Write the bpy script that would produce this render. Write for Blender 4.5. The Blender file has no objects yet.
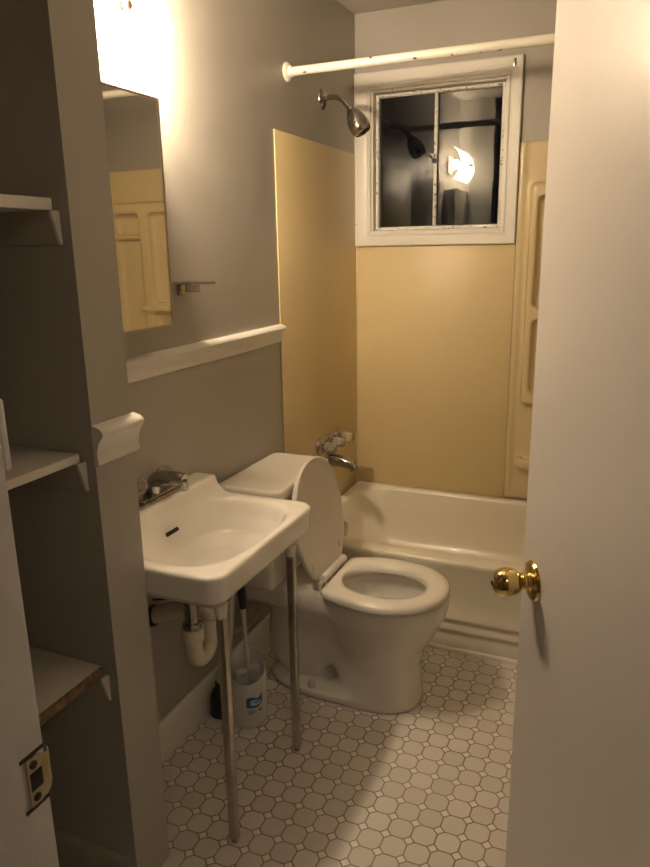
import bpy, bmesh, math, random
import numpy as np
from mathutils import Vector, Matrix
random.seed(4)
scene = bpy.context.scene
COL = scene.collection
PI = math.pi

# ------------------------------------------------------------ camera
yaw, pitch, roll = math.radians(23.565), math.radians(14.574), math.radians(-1.018)
fw = Vector((-math.sin(yaw)*math.cos(pitch), math.cos(yaw)*math.cos(pitch), -math.sin(pitch)))
rt = fw.cross(Vector((0, 0, 1))).normalized()
up = rt.cross(fw)
r2 = rt*math.cos(roll) + up*math.sin(roll)
u2 = -rt*math.sin(roll) + up*math.cos(roll)
cam_data = bpy.data.cameras.new('camera')
cam = bpy.data.objects.new('camera', cam_data)
COL.objects.link(cam)
m3 = Matrix((r2, u2, -fw)).transposed()
cam.matrix_world = Matrix.Translation((1.188, -0.145, 1.468)) @ m3.to_4x4()
cam_data.sensor_fit = 'VERTICAL'
cam_data.sensor_height = 36
cam_data.lens = 706.97/867*36
cam_data.clip_start = 0.02
scene.camera = cam

# ------------------------------------------------------------ world / lights / exposure
world = bpy.data.worlds.new('night'); scene.world = world
world.use_nodes = True
world.node_tree.nodes['Background'].inputs[0].default_value = (0.10, 0.12, 0.16, 1)
world.node_tree.nodes['Background'].inputs[1].default_value = 0.02
LAMP_COL = (1.0, 0.775, 0.525)
SHADE_STRENGTH = 38.0
BULB_STRENGTH = 1450.0
HALL_FILL_WATTS = 5.5
scene.view_settings.view_transform = 'Standard'
scene.view_settings.look = 'None'
scene.view_settings.exposure = 0.07
scene.view_settings.gamma = 1.0
scene.view_settings.use_curve_mapping = False

hl = bpy.data.lights.new('hall_fill', 'AREA'); hl.energy = HALL_FILL_WATTS; hl.size = 0.9  # unseen fill added in the hall to brighten closet and jamb
hl.color = (1.0, 0.85, 0.62)
hlo = bpy.data.objects.new('hall_fill', hl); COL.objects.link(hlo); hlo.location = (1.85, -0.85, 2.38)

# ------------------------------------------------------------ materials
def mat(name, col, rough=0.5, metal=0.0, bump=0.0, bscale=20, var=0.0, vscale=6, coat=0.0, spec=0.5, **kw):
    m = bpy.data.materials.new(name); m.use_nodes = True
    nt = m.node_tree; b = nt.nodes['Principled BSDF']
    b.inputs['Base Color'].default_value = (*col, 1)
    b.inputs['Roughness'].default_value = rough
    b.inputs['Metallic'].default_value = metal
    b.inputs['Coat Weight'].default_value = coat
    b.inputs['Specular IOR Level'].default_value = spec
    for k, v in kw.items(): b.inputs[k.replace('_', ' ')].default_value = v
    if bump or var:
        tc = nt.nodes.new('ShaderNodeTexCoord')
    if bump:
        n = nt.nodes.new('ShaderNodeTexNoise'); n.inputs['Scale'].default_value = bscale; n.inputs['Detail'].default_value = 4
        nt.links.new(tc.outputs['Object'], n.inputs['Vector'])
        bp = nt.nodes.new('ShaderNodeBump'); bp.inputs['Strength'].default_value = 1; bp.inputs['Distance'].default_value = bump
        nt.links.new(n.outputs['Fac'], bp.inputs['Height']); nt.links.new(bp.outputs['Normal'], b.inputs['Normal'])
    if var:
        n = nt.nodes.new('ShaderNodeTexNoise'); n.inputs['Scale'].default_value = vscale; n.inputs['Detail'].default_value = 6
        nt.links.new(tc.outputs['Object'], n.inputs['Vector'])
        r = nt.nodes.new('ShaderNodeValToRGB')
        r.color_ramp.elements[0].position = .3; r.color_ramp.elements[1].position = .7
        r.color_ramp.elements[0].color = (*[c*(1-var) for c in col], 1); r.color_ramp.elements[1].color = (*[min(1, c*(1+var)) for c in col], 1)
        nt.links.new(n.outputs['Fac'], r.inputs['Fac']); nt.links.new(r.outputs['Color'], b.inputs['Base Color'])
    return m

def chipped(name, col, chip, thr, scale, rough=.35, bump=0.0006):
    """paint with chips showing what is under it"""
    m = mat(name, col, rough)
    nt = m.node_tree; b = nt.nodes['Principled BSDF']
    tc = nt.nodes.new('ShaderNodeTexCoord'); n = nt.nodes.new('ShaderNodeTexNoise')
    n.inputs['Scale'].default_value = scale; n.inputs['Detail'].default_value = 5; n.inputs['Roughness'].default_value = .6
    nt.links.new(tc.outputs['Object'], n.inputs['Vector'])
    r = nt.nodes.new('ShaderNodeValToRGB')
    r.color_ramp.elements[0].position = thr; r.color_ramp.elements[1].position = thr+.015
    r.color_ramp.elements[0].color = (*col, 1); r.color_ramp.elements[1].color = (*chip, 1)
    nt.links.new(n.outputs['Fac'], r.inputs['Fac']); nt.links.new(r.outputs['Color'], b.inputs['Base Color'])
    bp = nt.nodes.new('ShaderNodeBump'); bp.inputs['Distance'].default_value = bump; bp.inputs['Strength'].default_value = 1
    nt.links.new(n.outputs['Fac'], bp.inputs['Height']); nt.links.new(bp.outputs['Normal'], b.inputs['Normal'])
    return m

M = {}
M['wall'] = mat('taupe_wall_paint', (.405, .388, .35), .36, bump=.0022, bscale=6, var=.03, vscale=3)
M['wall_back'] = mat('taupe_wall_paint_back', (.38, .357, .318), .45, bump=.0015, bscale=12)
M['alcove'] = mat('closet_paint', (.41, .385, .33), .55, bump=.0015, bscale=14, var=.05, vscale=5)
M['ceiling'] = mat('ceiling_paint', (.50, .46, .42), .6, bump=.001, bscale=14)
M['trim'] = mat('white_trim_paint', (.74, .72, .67), .32, bump=.0008, bscale=30, var=.02, vscale=9)
M['door'] = mat('white_door_paint', (.66, .63, .61), .3, bump=.0006, bscale=45, var=.015, vscale=4)
M['jamb'] = mat('jamb_paint', (.60, .58, .57), .4, bump=.001, bscale=30, var=.03)
M['shelf'] = chipped('worn_shelf_paint', (.60, .57, .52), (.22, .13, .07), .69, 24, .45)
M['raw_wood'] = mat('scuffed_wood_edge', (.17, .10, .06), .6, var=.6, vscale=45, bump=.001)
M['window_paint'] = chipped('old_window_paint', (.72, .70, .65), (.35, .32, .28), .68, 60, .3, .001)
M['sash'] = chipped('flaking_sash_paint', (.62, .60, .56), (.16, .15, .14), .60, 75, .22, .003)
M['surround'] = mat('yellow_plastic_surround', (.64, .52, .29), .42, bump=.0012, bscale=5, var=.03, vscale=3)
M['surround_moulded'] = mat('cream_moulded_surround', (.66, .55, .335), .24, bump=.0006, bscale=8)
M['ceramic'] = mat('white_vitreous_china', (.80, .775, .72), .09, coat=.4, bump=.0002, bscale=6)
M['tub'] = mat('cream_tub_enamel', (.78, .735, .62), .28, coat=.1, bump=.0006, bscale=7)
M['seat'] = mat('white_seat_plastic', (.76, .73, .67), .18)
M['chrome'] = mat('chrome', (.70, .68, .66), .10, 1)
M['chrome_dull'] = mat('aged_chrome', (.40, .38, .35), .17, 1, var=.15, vscale=30, bump=.0002, bscale=80)
M['leg_metal'] = mat('worn_chrome_leg', (.52, .50, .47), .3, 1, var=.15, vscale=26, bump=.0003, bscale=90)
M['brass'] = mat('polished_brass', (.80, .61, .27), .10, 1)
M['brass_old'] = mat('painted_over_brass', (.55, .47, .28), .35, .7, var=.2, vscale=60)
M['rod'] = chipped('white_rod_enamel', (.82, .79, .70), (.20, .08, .04), .655, 26, .25)
M['pvc'] = mat('white_pvc_pipe', (.70, .64, .54), .3)
M['rubber'] = mat('black_rubber', (.012, .012, .013), .4)
M['black'] = mat('black_void', (.008, .007, .006), .6)
M['white_plastic'] = mat('white_plastic', (.66, .64, .63), .35)
M['grey_plastic'] = mat('grey_handle_plastic', (.62, .59, .56), .4)
M['navy'] = mat('dark_grip_plastic', (.012, .022, .035), .35)
M['bristle'] = mat('white_bristles', (.78, .76, .73), .6)
M['hose'] = mat('braided_steel_hose', (.62, .58, .52), .3, .7, bump=.001, bscale=400)
M['mirror'] = mat('mirror_glass', (.86, .86, .83), .01, 1)
M['mirror_frame'] = mat('brushed_mirror_frame', (.55, .50, .44), .3, 1)
M['clear'] = mat('clear_acrylic', (.90, .85, .76), .06, Transmission_Weight=.86, IOR=1.45)
M['water'] = mat('bowl_water', (.75, .75, .72), .02, Transmission_Weight=.6, IOR=1.33)
M['hall'] = mat('hall_paint', (.30, .27, .24), .7)
M['hall_floor'] = mat('hall_floor_wood', (.15, .09, .05), .4)
M['sticker_blue'] = mat('blue_sticker', (.03, .16, .42), .4)
M['sticker_light'] = mat('pale_sticker', (.55, .66, .68), .4)
M['sticker_brown'] = mat('brown_print', (.13, .06, .05), .5)
M['paint_chip'] = mat('dark_paint_chip', (.03, .02, .015), .5)

def glow(name, strength, col):
    m = bpy.data.materials.new(name); m.use_nodes = True
    b = m.node_tree.nodes['Principled BSDF']
    b.inputs['Base Color'].default_value = (.9, .88, .85, 1); b.inputs['Roughness'].default_value = .3
    b.inputs['Emission Color'].default_value = (*col, 1); b.inputs['Emission Strength'].default_value = strength
    return m
def shade_glass():
    m = glow('lit_frosted_glass', SHADE_STRENGTH, LAMP_COL); nt = m.node_tree
    b = nt.nodes['Principled BSDF']; out = nt.nodes['Material Output']
    tr = nt.nodes.new('ShaderNodeBsdfTransparent'); tl_ = nt.nodes.new('ShaderNodeBsdfTranslucent'); tl_.inputs[0].default_value = (.9, .88, .84, 1)
    m1 = nt.nodes.new('ShaderNodeMixShader'); m1.inputs[0].default_value = .5
    nt.links.new(tr.outputs[0], m1.inputs[1]); nt.links.new(tl_.outputs[0], m1.inputs[2])
    m2 = nt.nodes.new('ShaderNodeMixShader'); m2.inputs[0].default_value = .3
    nt.links.new(m1.outputs[0], m2.inputs[1]); nt.links.new(b.outputs[0], m2.inputs[2]); nt.links.new(m2.outputs[0], out.inputs['Surface'])
    return m
M['shade'] = shade_glass()
M['bulb'] = glow('lit_bulb', BULB_STRENGTH, LAMP_COL)

def window_glass():
    m = bpy.data.materials.new('old_window_glass'); m.use_nodes = True; nt = m.node_tree
    nt.nodes.remove(nt.nodes['Principled BSDF']); out = nt.nodes['Material Output']
    tr = nt.nodes.new('ShaderNodeBsdfTransparent'); tr.inputs[0].default_value = (.85, .87, .86, 1)
    gl = nt.nodes.new('ShaderNodeBsdfGlossy'); gl.inputs['Roughness'].default_value = .012; gl.inputs[0].default_value = (1, 1, 1, 1)
    fr = nt.nodes.new('ShaderNodeFresnel'); fr.inputs['IOR'].default_value = 1.52
    tc = nt.nodes.new('ShaderNodeTexCoord'); n = nt.nodes.new('ShaderNodeTexNoise'); n.inputs['Scale'].default_value = 7
    bp = nt.nodes.new('ShaderNodeBump'); bp.inputs['Distance'].default_value = .0002; bp.inputs['Strength'].default_value = 1
    nt.links.new(tc.outputs['Object'], n.inputs['Vector']); nt.links.new(n.outputs['Fac'], bp.inputs['Height'])
    nt.links.new(bp.outputs['Normal'], gl.inputs['Normal'])
    mx = nt.nodes.new('ShaderNodeMixShader')
    nt.links.new(fr.outputs[0], mx.inputs[0]); nt.links.new(tr.outputs[0], mx.inputs[1]); nt.links.new(gl.outputs[0], mx.inputs[2])
    nt.links.new(mx.outputs[0], out.inputs['Surface'])
    return m
M['glass'] = window_glass()

def tile_material():
    m = bpy.data.materials.new('octagon_and_dot_tile'); m.use_nodes = True; nt = m.node_tree; b = nt.nodes['Principled BSDF']
    L = nt.links.new
    def math_(op, a, c=None, c2=None):
        n = nt.nodes.new('ShaderNodeMath'); n.operation = op
        for i, v in enumerate((a, c, c2)):
            if v is None: continue
            if isinstance(v, (int, float)): n.inputs[i].default_value = v
            else: L(v, n.inputs[i])
        return n.outputs[0]
    tc = nt.nodes.new('ShaderNodeTexCoord'); sp = nt.nodes.new('ShaderNodeSeparateXYZ'); L(tc.outputs['Object'], sp.inputs[0])
    x0, y0, p = .7094, 1.2357, .0618
    dy = math_('SUBTRACT', sp.outputs['Y'], y0)
    dx = math_('SUBTRACT', math_('SUBTRACT', sp.outputs['X'], x0), math_('MULTIPLY', dy, .013))
    ux = math_('DIVIDE', dx, p*1.005); uy = math_('DIVIDE', dy, p)
    rx = math_('ROUND', ux); ry = math_('ROUND', uy)
    fx = math_('ABSOLUTE', math_('SUBTRACT', ux, rx)); fy = math_('ABSOLUTE', math_('SUBTRACT', uy, ry))
    s, g = .24, .026
    dd = math_('SUBTRACT', math_('ADD', fx, fy), s)                   # <0 inside the dot
    ring = math_('MULTIPLY', math_('ABSOLUTE', dd), .7071)
    edge = math_('MINIMUM', fx, fy)
    outside = math_('GREATER_THAN', dd, 0.0)
    e2 = math_('ADD', math_('MULTIPLY', outside, edge), math_('MULTIPLY', math_('SUBTRACT', 1.0, outside), 1.0))
    dist = math_('MINIMUM', ring, e2)                                 # distance to the joint
    mr = nt.nodes.new('ShaderNodeMapRange'); mr.inputs[1].default_value = g*.6; mr.inputs[2].default_value = g*1.5; L(dist, mr.inputs[0])
    tile = mr.outputs[0]
    # tone per tile
    cx = math_('FLOOR', ux); cy = math_('FLOOR', uy)
    cmb = nt.nodes.new('ShaderNodeCombineXYZ'); L(cx, cmb.inputs[0]); L(cy, cmb.inputs[1])
    wn = nt.nodes.new('ShaderNodeTexWhiteNoise'); wn.noise_dimensions = '3D'; L(cmb.outputs[0], wn.inputs['Vector'])
    tone = nt.nodes.new('ShaderNodeMix'); tone.data_type = 'RGBA'
    tone.inputs[6].default_value = (.66, .63, .595, 1); tone.inputs[7].default_value = (.76, .73, .69, 1); L(wn.outputs['Value'], tone.inputs[0])
    dot = nt.nodes.new('ShaderNodeMix'); dot.data_type = 'RGBA'; dot.inputs[6].default_value = (.86, .84, .80, 1)
    L(outside, dot.inputs[0]); L(tone.outputs[2], dot.inputs[7])
    no = nt.nodes.new('ShaderNodeTexNoise'); no.inputs['Scale'].default_value = 5; no.inputs['Detail'].default_value = 6; L(tc.outputs['Object'], no.inputs['Vector'])
    gr = nt.nodes.new('ShaderNodeValToRGB'); gr.color_ramp.elements[0].position = .35; gr.color_ramp.elements[1].position = .68
    gr.color_ramp.elements[0].color = (.19, .125, .075, 1); gr.color_ramp.elements[1].color = (.40, .31, .22, 1); L(no.outputs['Fac'], gr.inputs[0])
    mx = nt.nodes.new('ShaderNodeMix'); mx.data_type = 'RGBA'; L(tile, mx.inputs[0]); L(gr.outputs[0], mx.inputs[6]); L(dot.outputs[2], mx.inputs[7])
    L(mx.outputs[2], b.inputs['Base Color'])
    b.inputs['Roughness'].default_value = .3
    mr2 = nt.nodes.new('ShaderNodeMapRange'); mr2.inputs[1].default_value = 0; mr2.inputs[2].default_value = .09; L(dist, mr2.inputs[0])
    bp = nt.nodes.new('ShaderNodeBump'); bp.inputs['Strength'].default_value = .6; bp.inputs['Distance'].default_value = .002
    L(mr2.outputs[0], bp.inputs['Height']); L(bp.outputs['Normal'], b.inputs['Normal'])
    return m
M['tile'] = tile_material()

# ------------------------------------------------------------ builders
def link(name, me, m, parent=None, smooth=False):
    if isinstance(me, bmesh.types.BMesh):
        bm = me; me = bpy.data.meshes.new(name); bm.normal_update(); bm.to_mesh(me); bm.free()
    o = bpy.data.objects.new(name, me); COL.objects.link(o)
    if m is not None: me.materials.append(m)
    if parent is not None: o.parent = parent
    if smooth:
        for p in me.polygons: p.use_smooth = True
        if smooth != 'all':
            me.set_sharp_from_angle(angle=math.radians(smooth if smooth is not True else 40))
    return o

def thing(name, label, cat, loc=(0, 0, 0), group=None):
    o = bpy.data.objects.new(name, None); COL.objects.link(o); o.empty_display_size = .05
    o['label'] = label; o['category'] = cat
    if group: o['group'] = group
    o['_at'] = 0; del o['_at']
    BASES.append((o, Vector(loc)))
    return o
BASES = []
def tag(o, label, cat, group=None):
    o['label'] = label; o['category'] = cat
    if group: o['group'] = group
    return o
def struct(o): o['kind'] = 'structure'; return o

def bx(bm, lo, hi, bev=0, seg=2):
    c = [(a+b)/2 for a, b in zip(lo, hi)]; s = [b-a for a, b in zip(lo, hi)]
    r = bmesh.ops.create_cube(bm, size=1, matrix=Matrix.Translation(c) @ Matrix.Diagonal((*s, 1)))
    if bev:
        es = {e for v in r['verts'] for e in v.link_edges}
        bmesh.ops.bevel(bm, geom=list(es), offset=bev, segments=seg, affect='EDGES', profile=.5)
def box(name, lo, hi, m, parent=None, bev=0, seg=2):
    bm = bmesh.new(); bx(bm, lo, hi, bev, seg); return link(name, bm, m, parent, 40 if bev else False)
def boxes(name, lst, m, parent=None, bev=0):
    bm = bmesh.new()
    for lo, hi in lst: bx(bm, lo, hi, bev)
    return link(name, bm, m, parent, 40 if bev else False)

def catmull(pts, n=8):
    P = [Vector(p) for p in pts]; P = [P[0]*2-P[1]] + P + [P[-1]*2-P[-2]]; out = []
    for i in range(1, len(P)-2):
        for k in range(n):
            t = k/n; a, b, c, d = P[i-1:i+3]
            out.append(.5*((2*b)+(c-a)*t+(2*a-5*b+4*c-d)*t*t+(3*b-a-3*c+d)*t**3))
    out.append(P[-2]); return out
def tube(bm, pts, rad, n=16, cap=True):
    pts = [Vector(p) for p in pts]; rs = rad if isinstance(rad, (list, tuple)) else [rad]*len(pts)
    t0 = (pts[1]-pts[0]).normalized(); nrm = t0.orthogonal().normalized(); rings = []
    for i, p in enumerate(pts):
        t = (pts[min(i+1, len(pts)-1)]-pts[max(i-1, 0)]).normalized()
        nrm = (nrm - t*nrm.dot(t)).normalized(); bn = t.cross(nrm)
        rings.append([bm.verts.new(p+(nrm*math.cos(2*PI*k/n)+bn*math.sin(2*PI*k/n))*rs[i]) for k in range(n)])
    for a, b in zip(rings, rings[1:]):
        for k in range(n): bm.faces.new((a[k], a[(k+1) % n], b[(k+1) % n], b[k]))
    if cap: bm.faces.new(rings[0][::-1]); bm.faces.new(rings[-1])
def lathe(bm, prof, origin, axis=(0, 0, 1), n=32):
    """prof: (radius, distance along axis)"""
    ax = Vector(axis).normalized(); u = ax.orthogonal().normalized(); v = ax.cross(u); o = Vector(origin); rings = []
    for r, h in prof:
        if r < 1e-6: rings.append([bm.verts.new(o+ax*h)])
        else: rings.append([bm.verts.new(o+ax*h+(u*math.cos(2*PI*k/n)+v*math.sin(2*PI*k/n))*r) for k in range(n)])
    for a, b in zip(rings, rings[1:]):
        for k in range(n):
            A = a[k % len(a)]; A2 = a[(k+1) % len(a)]; B = b[k % len(b)]; B2 = b[(k+1) % len(b)]
            f = [A]
            for w in (A2, B2, B):
                if w not in f: f.append(w)
            if len(f) > 2:
                try: bm.faces.new(f)
                except ValueError: pass
    if len(rings[0]) > 1: bm.faces.new(rings[0][::-1])
    if len(rings[-1]) > 1: bm.faces.new(rings[-1])
def lathe_obj(name, prof, origin, axis, m, parent=None, n=32, ang=35):
    bm = bmesh.new(); lathe(bm, prof, origin, axis, n); bmesh.ops.recalc_face_normals(bm, faces=bm.faces); return link(name, bm, m, parent, ang)
def tube_obj(name, pts, rad, m, parent=None, n=16):
    bm = bmesh.new(); tube(bm, pts, rad, n); bmesh.ops.recalc_face_normals(bm, faces=bm.faces); return link(name, bm, m, parent, 50)
def profile_run(bm, prof, a, b, out, upv=(0, 0, 1)):
    """sweep a closed (out, up) profile from a to b"""
    a, b, out, upv = Vector(a), Vector(b), Vector(out), Vector(upv)
    A = [bm.verts.new(a+out*x+upv*z) for x, z in prof]; B = [bm.verts.new(b+out*x+upv*z) for x, z in prof]
    n = len(prof)
    for k in range(n): bm.faces.new((A[k], A[(k+1) % n], B[(k+1) % n], B[k]))
    bm.faces.new(A[::-1]); bm.faces.new(B)
    bmesh.ops.recalc_face_normals(bm, faces=bm.faces)

# --- smooth solids: signed distance field -> surface nets
def surface_nets(name, f, lo, hi, h, m, parent=None, relax=2):
    ax = [np.arange(lo[i], hi[i]+h, h) for i in range(3)]
    X, Y, Z = np.meshgrid(*ax, indexing='ij'); D = f(X, Y, Z); S = D < 0
    nx, ny, nz = [s-1 for s in D.shape]
    acc = np.zeros((nx, ny, nz, 3)); cnt = np.zeros((nx, ny, nz))
    for a in range(3):
        for o1 in (0, 1):
            for o2 in (0, 1):
                off0 = [0, 0, 0]; others = [k for k in range(3) if k != a]
                off0[others[0]] = o1; off0[others[1]] = o2; off1 = list(off0); off1[a] = 1
                s0 = tuple(slice(off0[k], off0[k]+(nx, ny, nz)[k]) for k in range(3)); s1 = tuple(slice(off1[k], off1[k]+(nx, ny, nz)[k]) for k in range(3))
                cr = S[s0] != S[s1]; d0 = D[s0]; d1 = D[s1]
                t = np.where(cr, d0/np.where(cr, d0-d1, 1), 0)
                for k in range(3): acc[..., k] += np.where(cr, off0[k] + (t if k == a else 0), 0)
                cnt += cr
    act = cnt > 0; idx = -np.ones(cnt.shape, int); idx[act] = np.arange(act.sum())
    g = np.argwhere(act); V = np.array(lo) + (g + acc[act]/cnt[act][:, None])*h
    faces = []
    for a in range(3):
        b, c = (a+1) % 3, (a+2) % 3
        s0 = [slice(None)]*3; s1 = [slice(None)]*3; s0[a] = slice(0, -1); s1[a] = slice(1, None)
        cr = S[tuple(s0)] != S[tuple(s1)]
        P = np.argwhere(cr)
        P = P[(P[:, b] > 0) & (P[:, c] > 0) & (P[:, b] < (nx, ny, nz)[b]) & (P[:, c] < (nx, ny, nz)[c])]
        inside = S[tuple(P.T)]
        def I(db, dc):
            Q = P.copy(); Q[:, b] -= db; Q[:, c] -= dc; return idx[tuple(Q.T)]
        q = np.stack([I(1, 1), I(0, 1), I(0, 0), I(1, 0)], 1)
        q[~inside] = q[~inside][:, ::-1]
        faces.append(q)
    F = np.concatenate(faces); F = F[(F >= 0).all(1)]
    # light relaxation
    E = np.concatenate([F[:, [0, 1]], F[:, [1, 2]], F[:, [2, 3]], F[:, [3, 0]]])
    E = np.concatenate([E, E[:, ::-1]])
    for _ in range(relax):
        s = np.zeros_like(V); n = np.zeros(len(V)); np.add.at(s, E[:, 0], V[E[:, 1]]); np.add.at(n, E[:, 0], 1)
        V = V*.5 + .5*s/np.maximum(n, 1)[:, None]
    me = bpy.data.meshes.new(name); me.from_pydata(V.tolist(), [], F.tolist()); me.update()
    return link(name, me, m, parent, 'all')
def smin(a, b, k): h = np.clip(.5+.5*(b-a)/k, 0, 1); return b*(1-h)+a*h-k*h*(1-h)
def smax(a, b, k): return -smin(-a, -b, k)
def sd_box(X, Y, Z, c, hs, r):
    q = [np.abs(A-cc)-(s-r) for A, cc, s in zip((X, Y, Z), c, hs)]
    return np.sqrt(sum(np.maximum(k, 0)**2 for k in q)) + np.minimum(np.maximum.reduce(q), 0) - r
def sd_rrect(X, Y, c, hs, r):
    q = [np.abs(A-cc)-(s-r) for A, cc, s in zip((X, Y), c, hs)]
    return np.sqrt(sum(np.maximum(k, 0)**2 for k in q)) + np.minimum(np.maximum.reduce(q), 0) - r
def sd_ell(X, Y, Z, c, r, e=2.0):
    k = (np.abs((X-c[0])/r[0])**e + np.abs((Y-c[1])/r[1])**e + np.abs((Z-c[2])/r[2])**e)**(1/e)
    return (k-1)*min(r)
def loft(X, Y, Z, keys, y0, e=2.0):
    """keys: z, cx, rx, ry"""
    K = np.array(keys); z = K[:, 0]
    def ip(col):
        return np.interp(Z, z, K[:, col])
    cx, rx, ry = ip(1), ip(2), ip(3)
    k = (np.abs((X-cx)/rx)**e + np.abs((Y-y0)/ry)**e)**(1/e)
    d = (k-1)*np.minimum(rx, ry)
    return smax(d, np.maximum(z[0]-Z, Z-z[-1]), .006)
def seg(X, Y, Z, a, b, ra, rb):
    a = np.array(a); b = np.array(b); d = b-a; L = d@d
    t = np.clip(((X-a[0])*d[0]+(Y-a[1])*d[1]+(Z-a[2])*d[2])/L, 0, 1)
    return np.sqrt((X-a[0]-t*d[0])**2+(Y-a[1]-t*d[1])**2+(Z-a[2]-t*d[2])**2)-(ra+(rb-ra)*t)

# ============================================================ SETTING
B = 2.969; H = 2.426; RX = 1.52; DY = 0.31; TF = 2.211; RIM = .362
struct(box('floor', (-.25, .12, -.06), (1.62, 3.07, 0), M['tile']))
struct(box('ceiling', (-.25, .12, H), (1.62, 3.07, H+.06), M['ceiling']))
WX0, WX1, WZ0, WZ1 = .095, .642, 1.548, 2.105          # window opening
struct(boxes('wall_back', [((-.12, B, 0), (WX0-.03, B+.12, H)), ((WX1+.03, B, 0), (1.62, B+.12, H)),
       ((WX0-.03, B, 0), (WX1+.03, B+.12, WZ0-.03)), ((WX0-.03, B, WZ1+.03), (WX1+.03, B+.12, H))], M['wall_back']))
def subdiv_wall(name, lo, hi, m):
    o = box(name, lo, hi, m); return struct(o)
subdiv_wall('wall_left', (-.12, 1.026, 0), (0, B, H), M['wall'])
subdiv_wall('wall_right', (RX, DY, 0), (RX+.1, B, H), M['wall_back'])
subdiv_wall('wall_partition', (-.12, .906, 0), (.231, 1.026, H), M['wall'])
subdiv_wall('wall_closet', (-.24, DY, 0), (-.12, 1.026, H), M['alcove'])
JX0, JX1 = .667, 1.43
struct(boxes('wall_front', [((-.24, DY-.12, 0), (JX0-.018, DY, H)), ((JX1+.018, DY-.12, 0), (1.62, DY, H)),
       ((JX0-.018, DY-.12, 2.07), (JX1+.018, DY, H))], M['hall']))
# hallway behind the camera
struct(box('floor_hall', (-.3, -1.5, -.06), (2.4, DY-.19, 0), M['hall_floor']))
struct(box('ceiling_hall', (-.3, -1.5, H), (2.4, DY-.19, H+.06), M['hall']))
struct(boxes('wall_hall', [((-.3, -1.6, 0), (2.4, -1.5, H)), ((-.4, -1.5, 0), (-.3, DY-.12, H)), ((2.4, -1.5, 0), (2.5, DY-.12, H))], M['hall']))

# door frame: lining, stop, old paint edge; latch plate
f = boxes('trim_1', [((JX0-.018, DY-.125, 0), (JX0, DY, 2.07)), ((JX1, DY-.125, 0), (JX1+.018, DY, 2.07)), ((JX0-.018, DY-.125, 2.052), (JX1+.018, DY, 2.07))], M['jamb'], bev=.002)
struct(f)
st = boxes('door_stop', [((JX0, DY-.085, 0), (JX0+.011, DY-.040, 2.052)), ((JX1-.011, DY-.085, 0), (JX1, DY-.040, 2.052))], M['jamb'], f, bev=.002)
bm = bmesh.new(); bx(bm, (JX0-.03, DY, 1.274), (JX0+.001, DY+.008, 1.342), .003)
struct(link('trim_2', bm, M['trim'], None, 40))
# strike plate
sp = thing('strike_plate', 'old brass strike plate with a curled lip screwed to the door jamb', 'strike plate', (JX0, DY-.02, .93))
bm = bmesh.new()
z0, z1 = .924, .978
ys = [DY-.026, DY-.020, DY-.012, DY, DY+.006, DY+.011]; xs = [JX0+.0012]*3+[JX0+.0016, JX0-.002, JX0-.009]
zz = [(z0, z1), (z0, z1), (z0, z1), (z0+.006, z1-.006), (z0+.009, z1-.009), (z0+.010, z1-.010)]
V = [[bm.verts.new((xs[i]+t*.0016, ys[i], z)) for z in (zz[i][0], zz[i][0]*.5+zz[i][1]*.5, zz[i][1]) for t in (0, 1)] for i in range(6)]
for i in range(5):
    a, b = V[i], V[i+1]
    for q in ((1, 3), (3, 5), (4, 2), (2, 0), (0, 1), (5, 4)): bm.faces.new((a[q[0]], a[q[1]], b[q[1]], b[q[0]]))
for a in (V[0], V[5]): bm.faces.new((a[0], a[1], a[3], a[2])); bm.faces.new((a[2], a[3], a[5], a[4]))
bmesh.ops.recalc_face_normals(bm, faces=bm.faces)
link('plate', bm, M['brass_old'], sp)
box('latch_hole', (JX0+.001, DY-.024, .941), (JX0+.0034, DY-.008, .962), M['black'], sp, .0008)
for z in (.932, .970): lathe_obj('screw', [(.0045, 0), (.0045, .0012), (.003, .002), (0, .002)], (JX0+.0028, DY-.018, z), (1, 0, 0), M['rubber'], sp, 14)
for z in (.979, .919): box('paint_chip', (JX0-.001, DY-.034, z), (JX0+.0016, DY-.001, z+.0035), M['paint_chip'], sp)

# chair rails and baseboards
RAIL = [(0, 0), (.006, 0), (.012, .004), (.012, .012), (.009, .016), (.011, .030), (.018, .046), (.028, .056), (.032, .062), (.030, .068), (.020, .074), (0, .078)]
def rail(name, a, b, out, scale=1.0, depth=1.0):
    bm = bmesh.new(); profile_run(bm, [(x*depth, z*scale) for x, z in RAIL], a, b, out); return struct(link(name, bm, M['trim'], None, 50))
rail('trim_3', (0, 1.026, 1.141), (0, 2.181, 1.141), (1, 0, 0), .85, .85)
rail('trim_4', (.231, .904, 1.058), (.231, 1.034, 1.058), (1, 0, 0), 1.08, .86)
BASE = [(0, 0), (.014, 0), (.014, .10), (.010, .112), (.004, .12), (0, .121)]
bm = bmesh.new(); profile_run(bm, BASE, (0, 1.026, 0), (0, 2.185, 0), (1, 0, 0)); struct(link('baseboard_left', bm, M['trim'], None, 50))
bm = bmesh.new(); profile_run(bm, [(x, z*.83) for x, z in BASE], (-.12, .906, 0), (.212, .906, 0), (0, -1, 0)); struct(link('baseboard_closet', bm, M['alcove'], None, 50))
bm = bmesh.new(); profile_run(bm, [(0, 0), (.011, 0), (.011, .006), (.005, .013), (0, .016)], (.015, TF+.001, 0), (RX, TF+.001, 0), (0, -1, 0)); struct(link('trim_5', bm, M['tub'], None, 50))

# ------------------------------------------------------------ window
w = bpy.data.objects.new('window_1', None); COL.objects.link(w); struct(w)
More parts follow.
